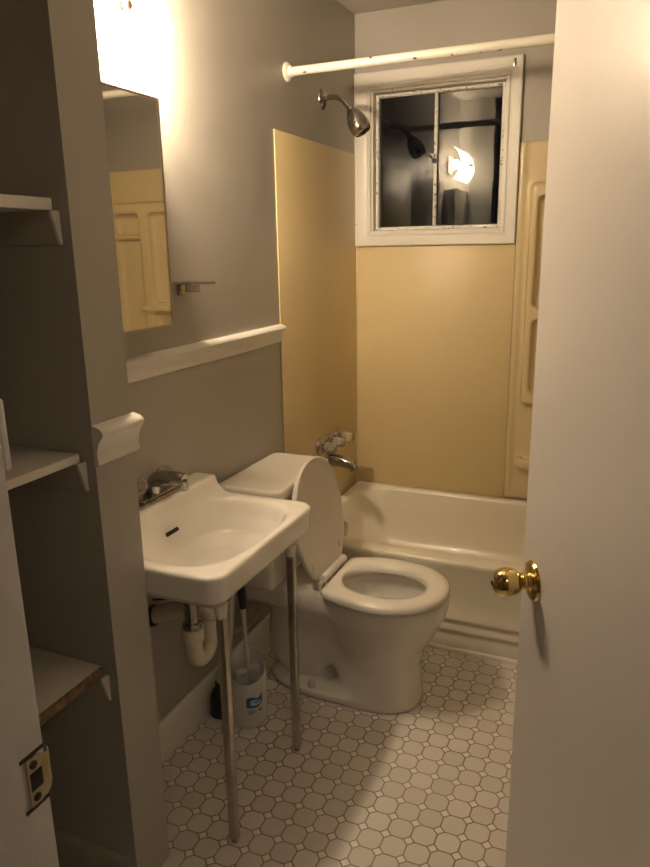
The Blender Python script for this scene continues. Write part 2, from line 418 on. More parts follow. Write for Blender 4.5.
# casing (flat boards with an outer lip) with mitred profile
def frame_profile(bm, x0, x1, z0, z1, y, prof, fl=1.0, ft_=1.0):
    """prof: (inward offset, towards room); closed ring profile swept round a rectangle"""
    cs = [(x0, z0, 1, 1), (x1, z0, -1, 1), (x1, z1, -1, -1), (x0, z1, 1, -1)]
    R = [[bm.verts.new((cx+sx*o*(fl if sx > 0 else 1), y-d, cz+sz*o*(ft_ if sz < 0 else 1))) for o, d in prof] for cx, cz, sx, sz in cs]
    n = len(prof)
    for i in range(4):
        a, b = R[i], R[(i+1) % 4]
        for k in range(n): bm.faces.new((a[k], a[(k+1) % n], b[(k+1) % n], b[k]))
    bmesh.ops.recalc_face_normals(bm, faces=bm.faces)
bm = bmesh.new()
frame_profile(bm, .002, .710, 1.479, 2.192, B-.001, [(0, 0), (0, .018), (.004, .021), (.036, .020), (.040, .017), (.044, .017), (.048, .022), (.056, .022), (.059, .012), (.064, .012), (.066, -.03), (.068, -.03), (.068, -.09), (.058, -.09), (.055, 0)], 1.32, 1.25)
link('casing', bm, M['window_paint'], w, 30)
bm = bmesh.new()
frame_profile(bm, .090, .644, 1.545, 2.108, B+.022, [(0, 0), (0, .008), (.003, .012), (.012, .010), (.016, .003), (.016, 0)])
link('sash', bm, M['sash'], w, 30)
bm = bmesh.new(); bx(bm, (.351, B+.010, 1.562), (.366, B+.024, 2.10), .003); link('muntin', bm, M['sash'], w, 30)
box('pane', (.093, B+.026, 1.55), (.352, B+.030, 2.104), M['glass'], w)
box('pane', (.364, B+.026, 1.55), (.641, B+.030, 2.104), M['glass'], w)
bm = bmesh.new(); bx(bm, (.344, B+.002, 1.815), (.364, B+.012, 1.835), .002); tube(bm, [(.356, B+.004, 1.825), (.345, B-.008, 1.838), (.338, B-.010, 1.846)], .004, 8)
bmesh.ops.recalc_face_normals(bm, faces=bm.faces); link('latch', bm, M['rubber'], w, 40)
box('corner_hinge', (.672, B-.0235, 2.150), (.684, B-.0215, 2.180), M['chrome_dull'], w, .0008)

# ------------------------------------------------------------ door
phi = math.radians(28)
dv = Vector((-math.sin(phi), math.cos(phi), 0)); dn = Vector((-math.cos(phi), -math.sin(phi), 0))
R0 = Vector((1.064, 1.053, .893)); free = R0 + dv*.055; free.z = 0
DW = .80
DOOR_SAG = -.005
hinge = free - dv*DW
bm = bmesh.new()
c = hinge + dv*DW/2 - dn*.0175
mtx = Matrix.Translation(Vector((c.x, c.y, .012+1.01))) @ Matrix((dv, dn, Vector((0, 0, 1)))).transposed().to_4x4() @ Matrix.Diagonal((DW, .035, 2.02, 1))
r = bmesh.ops.create_cube(bm, size=1, matrix=mtx)
bmesh.ops.bevel(bm, geom=list(bm.edges), offset=.0025, segments=2, affect='EDGES')
bmesh.ops.recalc_face_normals(bm, faces=bm.faces)
door = link('door_1', bm, M['door'], None, 40); struct(door)
kn = lathe_obj('door_knob', [(.011, 0), (.011, .006), (.0145, .008), (.0145, .011), (.012, .012), (.0145, .014), (.0145, .017), (.012, .0185), (.013, .021), (.017, .0235), (.0215, .029), (.0250, .037), (.0262, .045), (.0258, .052), (.0235, .060), (.0185, .067), (.011, .0715), (.005, .073), (0, .0732)], R0+dn*.002, dn, M['brass'], door, 48)
door.matrix_world = Matrix.Translation(R0) @ Matrix.Rotation(DOOR_SAG, 4, dn) @ Matrix.Translation(-R0)
kn['label'] = 'round polished brass knob'
ro = lathe_obj('rosette', [(.0365, 0), (.0365, .002), (.034, .0055), (.026, .0075), (.018, .0085), (.016, .011), (.010, .011)], R0, dn, M['brass'], kn, 48)
lathe_obj('key_pin', [(.004, 0), (.004, .002), (0, .0025)], R0+dn*.074, dn, M['rubber'], kn, 12)
for z in (.25, 1.8):
    bm = bmesh.new(); tube(bm, [hinge+dn*.008+Vector((0, 0, z-.045)), hinge+dn*.008+Vector((0, 0, z+.045))], .006, 12)
    bx(bm, tuple(hinge+Vector((.0, -.085, z-.04))), tuple(hinge+Vector((.004, .0, z+.04))))
    link('hinge', bm, M['brass_old'], door, 40)

# ------------------------------------------------------------ closet shelves
def shelf(zt, th, label, edge_mat):
    t = thing('closet_shelf', label, 'shelf', (.05, .62, zt-th), 'closet shelves')
    bm = bmesh.new(); bx(bm, (-.119, DY+.003, zt-th), (.194, .904, zt), .002); link('board', bm, M['shelf'], t, 40)
    bm = bmesh.new(); bx(bm, (.194, DY+.003, zt-th), (.200, .898, zt+.0005), .0015); link('front_edge', bm, edge_mat, t, 40)
    for y0, y1 in ((.886, .9055), (DY+.001, DY+.02)):
        bm = bmesh.new(); h = .060; zz = zt-th-.0005; t0, sg = (y1, -1) if y0 > .5 else (y0, 1)
        pr = [(0, 0), (.020, 0), (.020, -.010), (.015, -.022), (.010, -.042), (.006, -.054), (.004, -h), (0, -h)]
        A = [bm.verts.new((-.119, t0+sg*o, zz+z)) for o, z in pr]; Bv = [bm.verts.new((.202, t0+sg*o, zz+z)) for o, z in pr]
        for k in range(len(pr)): bm.faces.new((A[k], A[(k+1) % len(pr)], Bv[(k+1) % len(pr)], Bv[k]))
        bm.faces.new(A); bm.faces.new(Bv[::-1]); bmesh.ops.recalc_face_normals(bm, faces=bm.faces)
        cl = link('cleat', bm, M['alcove'], t, 30)
        bm = bmesh.new(); A = [bm.verts.new((.202, t0+sg*o, zz+z)) for o, z in pr]; Bv = [bm.verts.new((.208, t0+sg*o, zz+z)) for o, z in pr]
        for k in range(len(pr)): bm.faces.new((A[k], A[(k+1) % len(pr)], Bv[(k+1) % len(pr)], Bv[k]))
        bm.faces.new(A); bm.faces.new(Bv[::-1]); bmesh.ops.recalc_face_normals(bm, faces=bm.faces)
        link('painted_end', bm, M['trim'], cl, 30)
    return t
shelf(1.567, .021, 'painted closet shelf board, the highest, seen from below', M['trim'])
shelf(1.083, .017, 'painted closet shelf board at the height of the chair rail', M['trim'])
shelf(.605, .022, 'painted closet shelf with a scuffed bare brown front edge, the lowest', M['raw_wood'])

# ------------------------------------------------------------ tub surround
su = thing('tub_surround', 'yellow plastic wall surround above the bathtub', 'tub surround', (.7, B-.01, RIM))
SZ = 1.871
box('side_panel', (.0005, 2.181, .30), (.0045, B-.004, SZ), M['surround'], su, .0015).location = (0, 0, 0)
bm = bmesh.new(); bx(bm, (.004, B-.005, RIM-.01), (.712, B-.0005, 1.478), .001); link('back_panel', bm, M['surround'], su, 40)
boxes('corner_seam', [((.004, B-.010, RIM), (.010, B-.004, 1.478)), ], M['surround_moulded'], su, .002)
# moulded caddy panel at the right of the back wall
def fm(X, Y, Z):
    # base sheet with a vertical pilaster, raised block with niches, dish
    d = sd_box(X, Y, Z, (1.115, B+.012, 1.119), (.397, .02, .756), .004)
    d = smin(d, sd_box(X, Y, Z, (.725, B+.004, 1.119), (.012, .018, .756), .006), .008)
    blk = sd_box(X, Y, Z, (1.12, B-.012, 1.262), (.352, .045, .452), .02)
    for c, hs in (((1.018, B-.065, 1.44), (.218, .05, .222)), ((1.018, B-.065, 1.015), (.218, .05, .155)), ((1.373, B-.065, 1.26), (.078, .05, .40))):
        blk = smax(blk, -sd_box(X, Y, Z, c, hs, .025), .012)
    d = smin(d, blk, .014)
    d = smin(d, sd_box(X, Y, Z, (1.373, B-.03, 1.545), (.085, .022, .012), .008), .01)
    d = smin(d, sd_box(X, Y, Z, (1.22, B-.045, 1.188), (.09, .03, .012), .008), .01)
    dish = sd_box(X, Y, Z, (.86, B-.02, .545), (.095, .048, .03), .02)
    dish = smax(dish, -sd_box(X, Y, Z, (.86, B-.03, .59), (.078, .028, .03), .015), .008)
    d = smin(d, dish, .012)
    return smax(d, Y-(B-.0005), .001)
surface_nets('moulded_panel', fm, (.70, B-.085, .352), (1.53, B+.006, 1.885), .0075, M['surround_moulded'], su, 2)
bm = bmesh.new(); bx(bm, (RX-.006, 2.181, .30), (RX-.0005, B-.004, SZ), .0015); link('side_panel', bm, M['surround'], su, 40)

# ------------------------------------------------------------ bathtub
tub = thing('bathtub', 'cream enamel bathtub with a ribbed apron along the back wall', 'bathtub', (.75, 2.58, 0))
def rr(x0, x1, y0, y1, r, n=8):
    pts = []
    for cx, cy, a0 in ((x1-r, y1-r, 0), (x0+r, y1-r, 90), (x0+r, y0+r, 180), (x1-r, y0+r, 270)):
        for k in range(n+1): a = math.radians(a0+90*k/n); pts.append((cx+r*math.cos(a), cy+r*math.sin(a)))
    return pts
X0, X1, Y1 = .0075, RX-.0075, B-.007
rings = []
Z = RIM
for x0, x1, y0, y1, r, z in [
    (X0, X1, TF, Y1, .004, 0), (X0, X1, TF, Y1, .004, .052), (X0, X1, TF+.007, Y1, .004, .058), (X0, X1, TF+.007, Y1, .004, .074), (X0, X1, TF, Y1, .004, .080),
    (X0, X1, TF, Y1, .004, .090), (X0, X1, TF+.009, Y1, .004, .097), (X0, X1, TF+.009, Y1, .004, .116), (X0, X1, TF+.002, Y1, .004, .123), (X0, X1, TF+.002, Y1, .004, .133),
    (X0, X1, TF+.008, Y1, .004, .141), (X0, X1, TF+.010, Y1, .004, .20), (X0, X1, TF+.008, Y1, .004, .30), (X0, X1, TF+.005, Y1, .004, .322), (X0, X1, TF+.001, Y1, .005, .338), (X0, X1, TF, Y1, .006, .348),
    (X0, X1, TF+.004, Y1, .008, Z-.004), (X0+.004, X1-.004, TF+.013, Y1-.004, .01, Z), (.045, X1-.05, TF+.060, Y1-.024, .10, Z), (.055, X1-.065, TF+.072, Y1-.032, .11, Z-.004),
    (.064, X1-.08, TF+.080, Y1-.038, .12, Z-.018), (.075, X1-.10, TF+.086, Y1-.045, .12, Z-.10), (.095, X1-.18, TF+.10, Y1-.062, .12, .13), (.13, X1-.25, TF+.14, Y1-.10, .12, .075), (.22, X1-.35, TF+.20, Y1-.17, .10, .06)]:
    rings.append([(x, y, z) for x, y in rr(x0, x1, y0, y1, r)])
bm = bmesh.new(); VR = [[bm.verts.new(p) for p in r] for r in rings]
for a, b in zip(VR, VR[1:]):
    for k in range(len(a)): bm.faces.new((a[k], a[(k+1) % len(a)], b[(k+1) % len(a)], b[k]))
bm.faces.new(VR[-1]); bm.faces.new(VR[0][::-1]); bmesh.ops.recalc_face_normals(bm, faces=bm.faces)
link('basin', bm, M['tub'], tub, 60)
lathe_obj('overflow_plate', [(.035, 0), (.034, .004), (.02, .007), (0, .007)], (.0775, 2.60, .255), (1, 0, .06), M['chrome_dull'], tub, 24)
lathe_obj('drain', [(.03, 0), (.028, .003), (0, .004)], (.30, 2.58, .061), (0, 0, 1), M['chrome_dull'], tub, 24)

# bath taps and spout
bf = thing('bath_faucet', 'three handle bath faucet with chrome spout above the tub end', 'faucet', (.006, 2.60, .62))
for y in (2.505, 2.602, 2.70):
    hd = lathe_obj('handle', [(.011, .020), (.016, .024), (.021, .030), (.024, .040), (.024, .060), (.022, .070), (.016, .076), (.006, .078), (0, .078)], (.006, y, .655), (1, 0, 0), M['clear'], bf, 8, 20)
    lathe_obj('escutcheon', [(.036, 0), (.036, .004), (.031, .012), (.018, .019), (.010, .022), (.009, .045), (0, .045)], (.006, y, .655), (1, 0, 0), M['chrome_dull'], hd, 28)
    lathe_obj('screw', [(.006, 0), (.006, .002), (0, .003)], (.084, y, .655), (1, 0, 0), M['chrome_dull'], hd, 14)
bm = bmesh.new()
pts = catmull([(.006, 2.60, .572), (.03, 2.60, .572), (.06, 2.60, .571), (.09, 2.60, .566), (.115, 2.60, .556), (.130, 2.60, .538)], 5)
tube(bm, pts, [.029 if i < 4 else .029-.011*(i-4)/21 for i in range(len(pts))], 20)
lathe(bm, [(.036, 0), (.035, .004), (.028, .006)], (.006, 2.60, .572), (1, 0, 0), 24)
bmesh.ops.recalc_face_normals(bm, faces=bm.faces); link('spout', bm, M['chrome_dull'], bf, 50)

# shower head
sh = thing('shower_head', 'chrome shower head on a bent arm high on the left wall', 'shower head', (0, 2.61, 2.03))
lathe_obj('flange', [(.040, 0), (.039, .004), (.028, .011), (.014, .014), (.011, .014)], (.0005, 2.612, 2.036), (1, 0, 0), M['chrome_dull'], sh, 28)
arm = catmull([(.006, 2.612, 2.036), (.04, 2.61, 2.040), (.075, 2.607, 2.033), (.100, 2.603, 2.012), (.122, 2.60, 1.988)], 6)
tube_obj('arm', arm, .0105, M['chrome_dull'], sh)
d = Vector((.50, -.02, -.86)).normalized()
lathe_obj('spray_head', [(.010, -.010), (.015, -.006), (.016, .004), (.023, .012), (.031, .026), (.037, .044), (.040, .062), (.0395, .080), (.036, .094), (.032, .100), (.029, .101), (.028, .097), (.022, .099), (0, .101)], (.122, 2.60, 1.988), d, M['chrome_dull'], sh, 32)

# curtain rod
cr = thing('curtain_rod', 'white shower curtain rod with rust spots spanning the tub', 'curtain rod', (.76, 2.296, 2.055))
tube_obj('rod', [(.004, 2.296, 2.071), (RX-.004, 2.296, 2.071)], .0145, M['rod'], cr, 24)
for x, a in ((.001, 1), (RX-.001, -1)):
    lathe_obj('flange', [(.032, 0), (.032, .006), (.027, .012), (.020, .014), (.018, .024), (.015, .024)], (x, 2.296, 2.071), (a, 0, 0), M['rod'], cr, 28)

# ------------------------------------------------------------ mirror
mc = thing('mirror_cabinet', 'mirrored wall cabinet hanging above the sink', 'mirror', (.03, 1.23, 1.28))
MY0, MY1, MZ0, MZ1 = 1.035, 1.432, 1.280, 1.835
box('body', (.0005, MY0+.004, MZ0+.004), (.062, MY1-.004, MZ1-.004), M['white_plastic'], mc, .002)
box('mirror_pane', (.062, MY0+.003, MZ0+.003), (.0675, MY1-.003, MZ1-.003), M['mirror'], mc)
bm = bmesh.new()
def ring_yz(bm, y0, y1, z0, z1, x0, x1, t):
    bx(bm, (x0, y0, z0), (x1, y0+t, z1)); bx(bm, (x0, y1-t, z0), (x1, y1, z1)); bx(bm, (x0, y0+t, z0), (x1, y1-t, z0+t)); bx(bm, (x0, y0+t, z1-t), (x1, y1-t, z1))
ring_yz(bm, MY0, MY1, MZ0, MZ1, .058, .070, .005); link('frame', bm, M['mirror_frame'], mc)

# ------------------------------------------------------------ wall lamp above the mirror
lp = thing('wall_lamp', 'lit vanity lamp with a curved frosted glass shade above the mirror', 'lamp', (0, 1.255, 1.985))
LY, LZ = 1.255, 1.985
box('backplate', (.0005, LY-.13, LZ-.055), (.016, LY+.13, LZ+.055), M['chrome'], lp, .004)
SL, SH_, SAG = .155, .095, .045
bm = bmesh.new(); N = 16; th = .004
SL = .195
prof = [(.112 - SAG*((-1+2*k/N)**2), LZ+SH_*(-1+2*k/N)) for k in range(N+1)]
A = [[bm.verts.new((x-o, y, z)) for x, z in prof] for y in (LY-SL, LY+SL) for o in (0, th)]
for k in range(N):
    bm.faces.new((A[0][k], A[2][k], A[2][k+1], A[0][k+1])); bm.faces.new((A[1][k], A[1][k+1], A[3][k+1], A[3][k]))
    bm.faces.new((A[0][k], A[0][k+1], A[1][k+1], A[1][k])); bm.faces.new((A[2][k], A[3][k], A[3][k+1], A[2][k+1]))
for k in (0, N): bm.faces.new((A[0][k], A[1][k], A[3][k], A[2][k]))
bmesh.ops.recalc_face_normals(bm, faces=bm.faces); link('shade', bm, M['shade'], lp, 50)
for s in (-1, 1):
    so = lathe_obj('socket', [(.016, 0), (.018, .004), (.018, .030), (.014, .032)], (.052, LY+s*.012, LZ), (0, s, 0), M['chrome'], lp, 20)
    lathe_obj('bulb', [(.012, 0), (.013, .012), (.020, .028), (.0265, .048), (.0275, .060), (.025, .074), (.017, .084), (.008, .089), (0, .090)], (.052, LY+s*.044, LZ), (0, s, 0), M['bulb'], lp, 20)
tube_obj('stem', [(.016, LY, LZ), (.112, LY, LZ)], .004, M['chrome'], lp, 10)
lathe_obj('finial', [(.007, 0), (.010, .002), (.010, .005), (.005, .009), (.007, .014), (.0105, .018), (.011, .024), (.008, .028), (0, .030)], (.1125, LY, LZ), (1, 0, 0), mat('pink_finial', (.75, .45, .38), .3, .6), lp, 20)

# ------------------------------------------------------------ toothbrush holder
th_ = thing('toothbrush_holder', 'small chrome shelf holder on the wall right of the mirror', 'toothbrush holder', (0, 1.55, 1.37))
bm = bmesh.new()
o2 = [(.001, -.030), (.030, -.032), (.07, -.030), (.105, -.020), (.122, -.006), (.122, .006), (.105, .020), (.07, .030), (.030, .032), (.001, .030)]
A = [bm.verts.new((x, 1.565+y, 1.381)) for x, y in o2]; Bv = [bm.verts.new((x, 1.565+y, 1.388)) for x, y in o2]
for k in range(len(o2)): bm.faces.new((A[k], A[(k+1) % len(o2)], Bv[(k+1) % len(o2)], Bv[k]))
bm.faces.new(A[::-1]); bm.faces.new(Bv); bmesh.ops.recalc_face_normals(bm, faces=bm.faces)
link('holder_plate', bm, M['chrome'], th_)
box('bracket', (.0005, 1.550, 1.350), (.010, 1.580, 1.3815), M['chrome_dull'], th_, .002)
lathe_obj('cup_ring', [(.021, 0), (.021, .022), (.0185, .022), (.0185, 0)], (.045, 1.565, 1.3595), (0, 0, 1), M['clear'], th_, 20)

# ------------------------------------------------------------ sink
sk = thing('sink', 'white wall hung sink with a raised back deck on two metal legs', 'sink', (.22, 1.315, 0))
SY = 1.322
def fs(X, Y, Z):
    hw = .266
    fp = sd_rrect(X, Y, (.150, SY), (.253, hw), .048)                # outline, front at .411
    taper = np.clip((.765-Z)/.1, 0, 1)
    A = smax(smax(fp+.012*taper, Z-.771, .014), .697-Z, .008)
    lower = smax(smax(fp+.022+.05*np.clip((.70-Z)/.06, 0, 1), Z-.72, .006), .664-Z, .01)
    d = smin(A, lower, .006)
    d = smin(d, sd_ell(X, Y, Z, (.205, SY, .70), (.145, .20, .105)), .02)
    deck = smax(sd_rrect(X, Y, (.0, SY), (.078, hw-.002), .012), np.maximum(Z-.822, .70-Z), .012)
    d = smin(d, deck, .05)
    # basin
    k = ((np.abs((X-.226)/np.where(X > .226, .146, .142)))**3.2 + (np.abs((Y-SY)/.220))**3.2)**(1/3.2)
    depth = np.interp(k, [0, .25, .55, .78, .92, 1.0, 1.08], [.125, .122, .108, .082, .045, .012, -.02])
    cut = -(Z-(.771-depth))*.6                                        # <0 where Z above basin floor
    cut = np.maximum(cut, (k-1.04)*.14)
    d = smax(d, -cut, .012)
    return np.maximum(d, .0015-X)
surface_nets('basin', fs, (-.006, 1.025, .57), (.450, 1.61, .83), .005, M['ceramic'], sk, 3)
# overflow slot
bm = bmesh.new(); bx(bm, (-.003, -.027, -.0055), (.003, .027, .0055), .0028, 3)
ov = link('overflow_slot', bm, M['black'], sk, 40); ov.location = (.0995, SY-.008, .742); ov.rotation_euler = (0, math.radians(-28), 0)
lathe_obj('drain', [(.022, 0), (.021, .003), (0, .004)], (.226, SY, .6425), (0, 0, 1), M['chrome_dull'], sk, 24)
for y in (1.128, 1.498):
    bm = bmesh.new(); bx(bm, (.349, y-.0105, .010), (.371, y+.010, .655), .0025)
    lg = link('leg', bm, M['leg_metal'], sk, 40)
    lathe_obj('foot', [(.009, 0), (.009, .008), (.006, .012)], (.36, y, 0), (0, 0, 1), M['chrome_dull'], lg, 16)
    bm = bmesh.new(); bmesh.ops.create_cone(bm, cap_ends=True, segments=20, radius1=.0135, radius2=.018, depth=.034, matrix=Matrix.Translation((.36, y, .655)))
    link('leg_socket', bm, M['ceramic'], lg, 50)
# sink faucet
fc = bpy.data.objects.new('faucet', None); COL.objects.link(fc); fc.parent = sk
FY = 1.335
bm = bmesh.new()
bx(bm, (.008, FY-.095, .8215), (.062, FY+.095, .831), .004)
bx(bm, (.016, FY-.070, .829), (.054, FY+.070, .838), .0045)
link('base_plate', bm, M['chrome_dull'], fc, 50)
bm = bmesh.new()
pts = catmull([(.030, FY, .834), (.034, FY, .864), (.052, FY, .882), (.085, FY, .888), (.115, FY, .889), (.136, FY, .885)], 5)
tube(bm, pts, [.020]*5+[.0195]*6+[.0175]*(len(pts)-11), 18)
lathe(bm, [(.012, 0), (.012, .026), (.0095, .028)], (.130, FY, .884), (.05, 0, -1), 20)
bmesh.ops.recalc_face_normals(bm, faces=bm.faces); link('spout', bm, M['chrome_dull'], fc, 60)
for s in (-1, 1):
    lathe_obj('tap_handle', [(.010, -.020), (.012, 0), (.022, .004), (.026, .012), (.024, .028), (.018, .036), (0, .038)], (.030, FY+s*.060, .856), (0, 0, 1), M['clear'], fc, 8, 20)

# sink drain pipe
tp = thing('sink_trap', 'white plastic drain trap under the sink with a metal tailpiece', 'drain pipe', (.15, 1.34, .35))
TX, TY = .152, 1.300
bm = bmesh.new(); tube(bm, [(TX, TY, .600), (TX, TY, .470)], .019, 20); tube(bm, [(TX, TY, .572), (TX, TY, .552)], .024, 20)
lathe(bm, [(.0265, 0), (.0265, .020)], (TX, TY, .470), (0, 0, 1), 10)
bmesh.ops.recalc_face_normals(bm, faces=bm.faces)
link('tailpiece', bm, M['chrome_dull'], tp, 40)
tube_obj('lift_rod', [(TX-.015, TY-.012, .566), (TX-.085, TY-.05, .566)], .003, M['rubber'], tp, 8)
U = .040
pts = [(TX, TY, .474), (TX, TY, .45), (TX, TY, .42)] + [(TX, TY+U-U*math.cos(PI*k/10), .405-U*math.sin(PI*k/10)) for k in range(11)] + [(TX, TY+2*U, .43), (TX, TY+2*U, .466), (TX-.008, TY+2*U-.004, .490), (TX-.034, TY+2*U-.012, .502), (.08, TY+.05, .494), (.004, TY+.022, .470)]
bm = bmesh.new(); tube(bm, pts, .0245, 20)
tube(bm, [(TX, TY, .476), (TX, TY, .438)], .0305, 20); tube(bm, [(TX, TY+2*U, .440), (TX, TY+2*U, .466)], .028, 20)
bmesh.ops.recalc_face_normals(bm, faces=bm.faces); link('trap_bend', bm, M['pvc'], tp, 50)
lathe_obj('wall_collar', [(.031, 0), (.031, .008), (.024, .012)], (.001, TY+.022, .469), (1, .15, .12), M['rubber'], tp, 24)

# ------------------------------------------------------------ toilet
tl = thing('toilet', 'white two piece toilet with raised seat lid between sink and tub', 'toilet', (.38, 1.875, 0))
TYC = 1.872
def ft(X, Y, Z):
    d = smax((((np.abs((X-.350)/.252))**2.4+(np.abs((Y-TYC)/.129))**2.4)**(1/2.4)-1)*.129, np.maximum(-Z, Z-.030), .012)
    front = loft(X, Y, Z, [(0, .498, .147, .128), (.05, .498, .143, .124), (.14, .500, .138, .118), (.20, .503, .150, .124), (.26, .508, .178, .144), (.32, .514, .200, .165), (.36, .518, .206, .172), (.392, .518, .207, .174)], TYC, 2.15)
    d = smin(d, front, .02)
    rear = sd_ell(X, Y, Z, (.215, TYC, .175), (.125, .088, .165), 2.4)
    rear = smin(rear, seg(X, Y, Z, (.25, TYC, .30), (.42, TYC, .12), .072, .080), .05)
    d = smin(d, rear, .03)
    deck = sd_box(X, Y, Z, (.185, TYC, .349), (.155, .115, .040), .022)
    arm = sd_box(X, Y, Z, (.34, TYC, .350), (.10, .125, .038), .03)
    d = smin(d, smin(deck, arm, .03), .045)
    d = smin(d, seg(X, Y, Z, (.14, TYC, .33), (.46, TYC, .25), .07, .09), .05)
    inner = loft(X, Y, Z, [(.17, .50, .03, .03), (.20, .50, .07, .055), (.25, .505, .115, .085), (.31, .515, .142, .108), (.355, .518, .152, .116), (.375, .518, .146, .110), (.42, .518, .146, .110)], TYC, 2.1)
    return smax(smax(d, -inner, .012), Z-.3925, .006)
surface_nets('bowl', ft, (.015, 1.67, -.01), (.745, 2.075, .405), .006, M['ceramic'], tl, 3)
lathe_obj('water', [(.098, 0), (0, .0005)], (.503, TYC, .232), (0, 0, 1), M['water'], tl, 40).scale = (1, 1, 1)
for y in (TYC-.100, TYC+.100):
    lathe_obj('bolt_cap', [(.0145, 0), (.0145, .006), (.011, .024), (.0075, .030), (0, .032)], (.285, y, .0285), (0, 0, 1), M['white_plastic'], tl, 20)
# seat: egg ring
def egg(cx, rxf, rxb, ry, n=72, flat=None, e=2.15):
    out = []
    for k in range(n):
        a = 2*PI*k/n; c, s = math.cos(a), math.sin(a)
        x = math.copysign(abs(c)**(2/e), c)*(rxf if c > 0 else rxb); y = math.copysign(abs(s)**(2/e), s)*ry
        if flat is not None: x = max(x, flat-cx)
        out.append((cx+x, TYC+y))
    return out
outer = [(x, y-.006) for x, y in egg(.520, .205, .250, .182, flat=.342)]; inner = [(x, y-.013) for x, y in egg(.518, .134, .142, .103)]
bm = bmesh.new(); rings = []
for t, z in ((0, .398), (.0, .404), (.02, .412), (.10, .4185), (.30, .4225), (.70, .4225), (.90, .4195), (.98, .413), (1, .402), (1, .398)):
    rings.append([bm.verts.new((ox*(1-t)+ix*t + 0, oy*(1-t)+iy*t, z)) for (ox, oy), (ix, iy) in zip(outer, inner)])
rings.append(rings[0])
for a, b in zip(rings, rings[1:]):
    for k in range(72): bm.faces.new((a[k], a[(k+1) % 72], b[(k+1) % 72], b[k]))
bmesh.ops.recalc_face_normals(bm, faces=bm.faces); st = link('seat', bm, M['seat'], tl, 60)
for y in (-.150, .137): box('bumper', (.44, TYC+y, .3915), (.46, TYC+y+.013, .3985), M['seat'], st, .002)
# hinge
bm = bmesh.new(); tube(bm, [(.331, TYC-.090, .429), (.331, TYC+.090, .429)], .0135, 16)
bx(bm, (.296, TYC-.105, .3915), (.332, TYC-.070, .422), .006); bx(bm, (.296, TYC+.070, .3915), (.332, TYC+.105, .422), .006)
bmesh.ops.recalc_face_normals(bm, faces=bm.faces); link('hinge', bm, M['seat'], tl, 50)
# open lid
hx, hz = .310, .424; tx, tz = .252, .806
L = math.hypot(tx-hx, tz-hz); ud = Vector((tx-hx, 0, tz-hz))/L; nd = Vector((ud.z, 0, -ud.x))
lo_ = egg(.520, .207, .225, .180, flat=.328)
def lidpt(px, py, off, sh=1.0):
    s = (px-.328)/(.727-.328)
    cxm = .5; s2 = .5+(s-.5)*sh
    return Vector((hx, 0, hz)) + ud*(L*s2) + nd*off + Vector((0, TYC+(py-TYC)*sh, 0))
bm = bmesh.new(); rr_ = []
for sh_, off in ((0.90, .0035), (.955, .0045), (.985, .009), (1.0, .006), (1.0, -.002), (.985, -.008), (.95, -.0105), (.6, -.012)):
    rr_.append([bm.verts.new(lidpt(px, py, off, sh_)) for px, py in lo_])
for a, b in zip(rr_, rr_[1:]):
    for k in range(72): bm.faces.new((a[k], a[(k+1) % 72], b[(k+1) % 72], b[k]))
bm.faces.new(rr_[0]); bm.faces.new(rr_[-1][::-1])
bmesh.ops.recalc_face_normals(bm, faces=bm.faces); lid = link('seat_lid', bm, M['seat'], tl, 40)
for s, y in ((.86, .10), (.86, -.10), (.12, .11), (.12, -.11)):
    p = Vector((hx, TYC+y, hz))+ud*L*s+nd*.0055
    box('lid_bumper', tuple(p-Vector((.004, .006, .010))), tuple(p+Vector((.004, .006, .010))), M['seat'], lid, .0025)
# tank
bm = bmesh.new(); bx(bm, (.020, 1.690, .387), (.205, 2.054, .712), .022, 4)
for v in bm.verts:
    k = (.712-v.co.z)/.33; v.co.x = .020+(v.co.x-.020)*(1-.10*k); v.co.y = TYC+(v.co.y-TYC)*(1-.06*k)
link('tank', bm, M['ceramic'], tl, 60)
def flid(X, Y, Z):
    d = smax(sd_rrect(X, Y, (.126, 1.872), (.116, .208), .035), np.maximum(.7125-Z, Z-.752), .012)
    return d
surface_nets('tank_lid', flid, (-.002, 1.65, .70), (.252, 2.09, .765), .005, M['ceramic'], tl, 2)
bm = bmesh.new(); lathe(bm, [(.014, 0), (.014, .006), (.008, .010)], (.207, 2.02, .655), (1, 0, 0), 18); tube(bm, [(.215, 2.02, .655), (.222, 1.98, .645)], .005, 10)
bmesh.ops.recalc_face_normals(bm, faces=bm.faces); link('flush_handle', bm, M['chrome_dull'], tl, 50)
# supply line
sl = thing('supply_hose', 'braided metal water hose looping under the toilet tank', 'hose', (.05, 1.78, .2))
tube_obj('hose', catmull([(.052, 1.732, .385), (.050, 1.742, .345), (.042, 1.80, .298), (.040, 1.866, .250), (.042, 1.845, .210), (.050, 1.765, .208), (.045, 1.70, .228), (.040, 1.660, .240)], 8), .0085, M['hose'], sl, 14)
bm = bmesh.new(); tube(bm, [(.0005, 1.660, .240), (.050, 1.660, .240)], .010, 14); lathe(bm, [(.022, 0), (.020, .004), (.010, .006)], (.0005, 1.66, .240), (1, 0, 0), 20)
bmesh.ops.recalc_face_normals(bm, faces=bm.faces); link('stop_valve', bm, M['chrome_dull'], sl, 50)

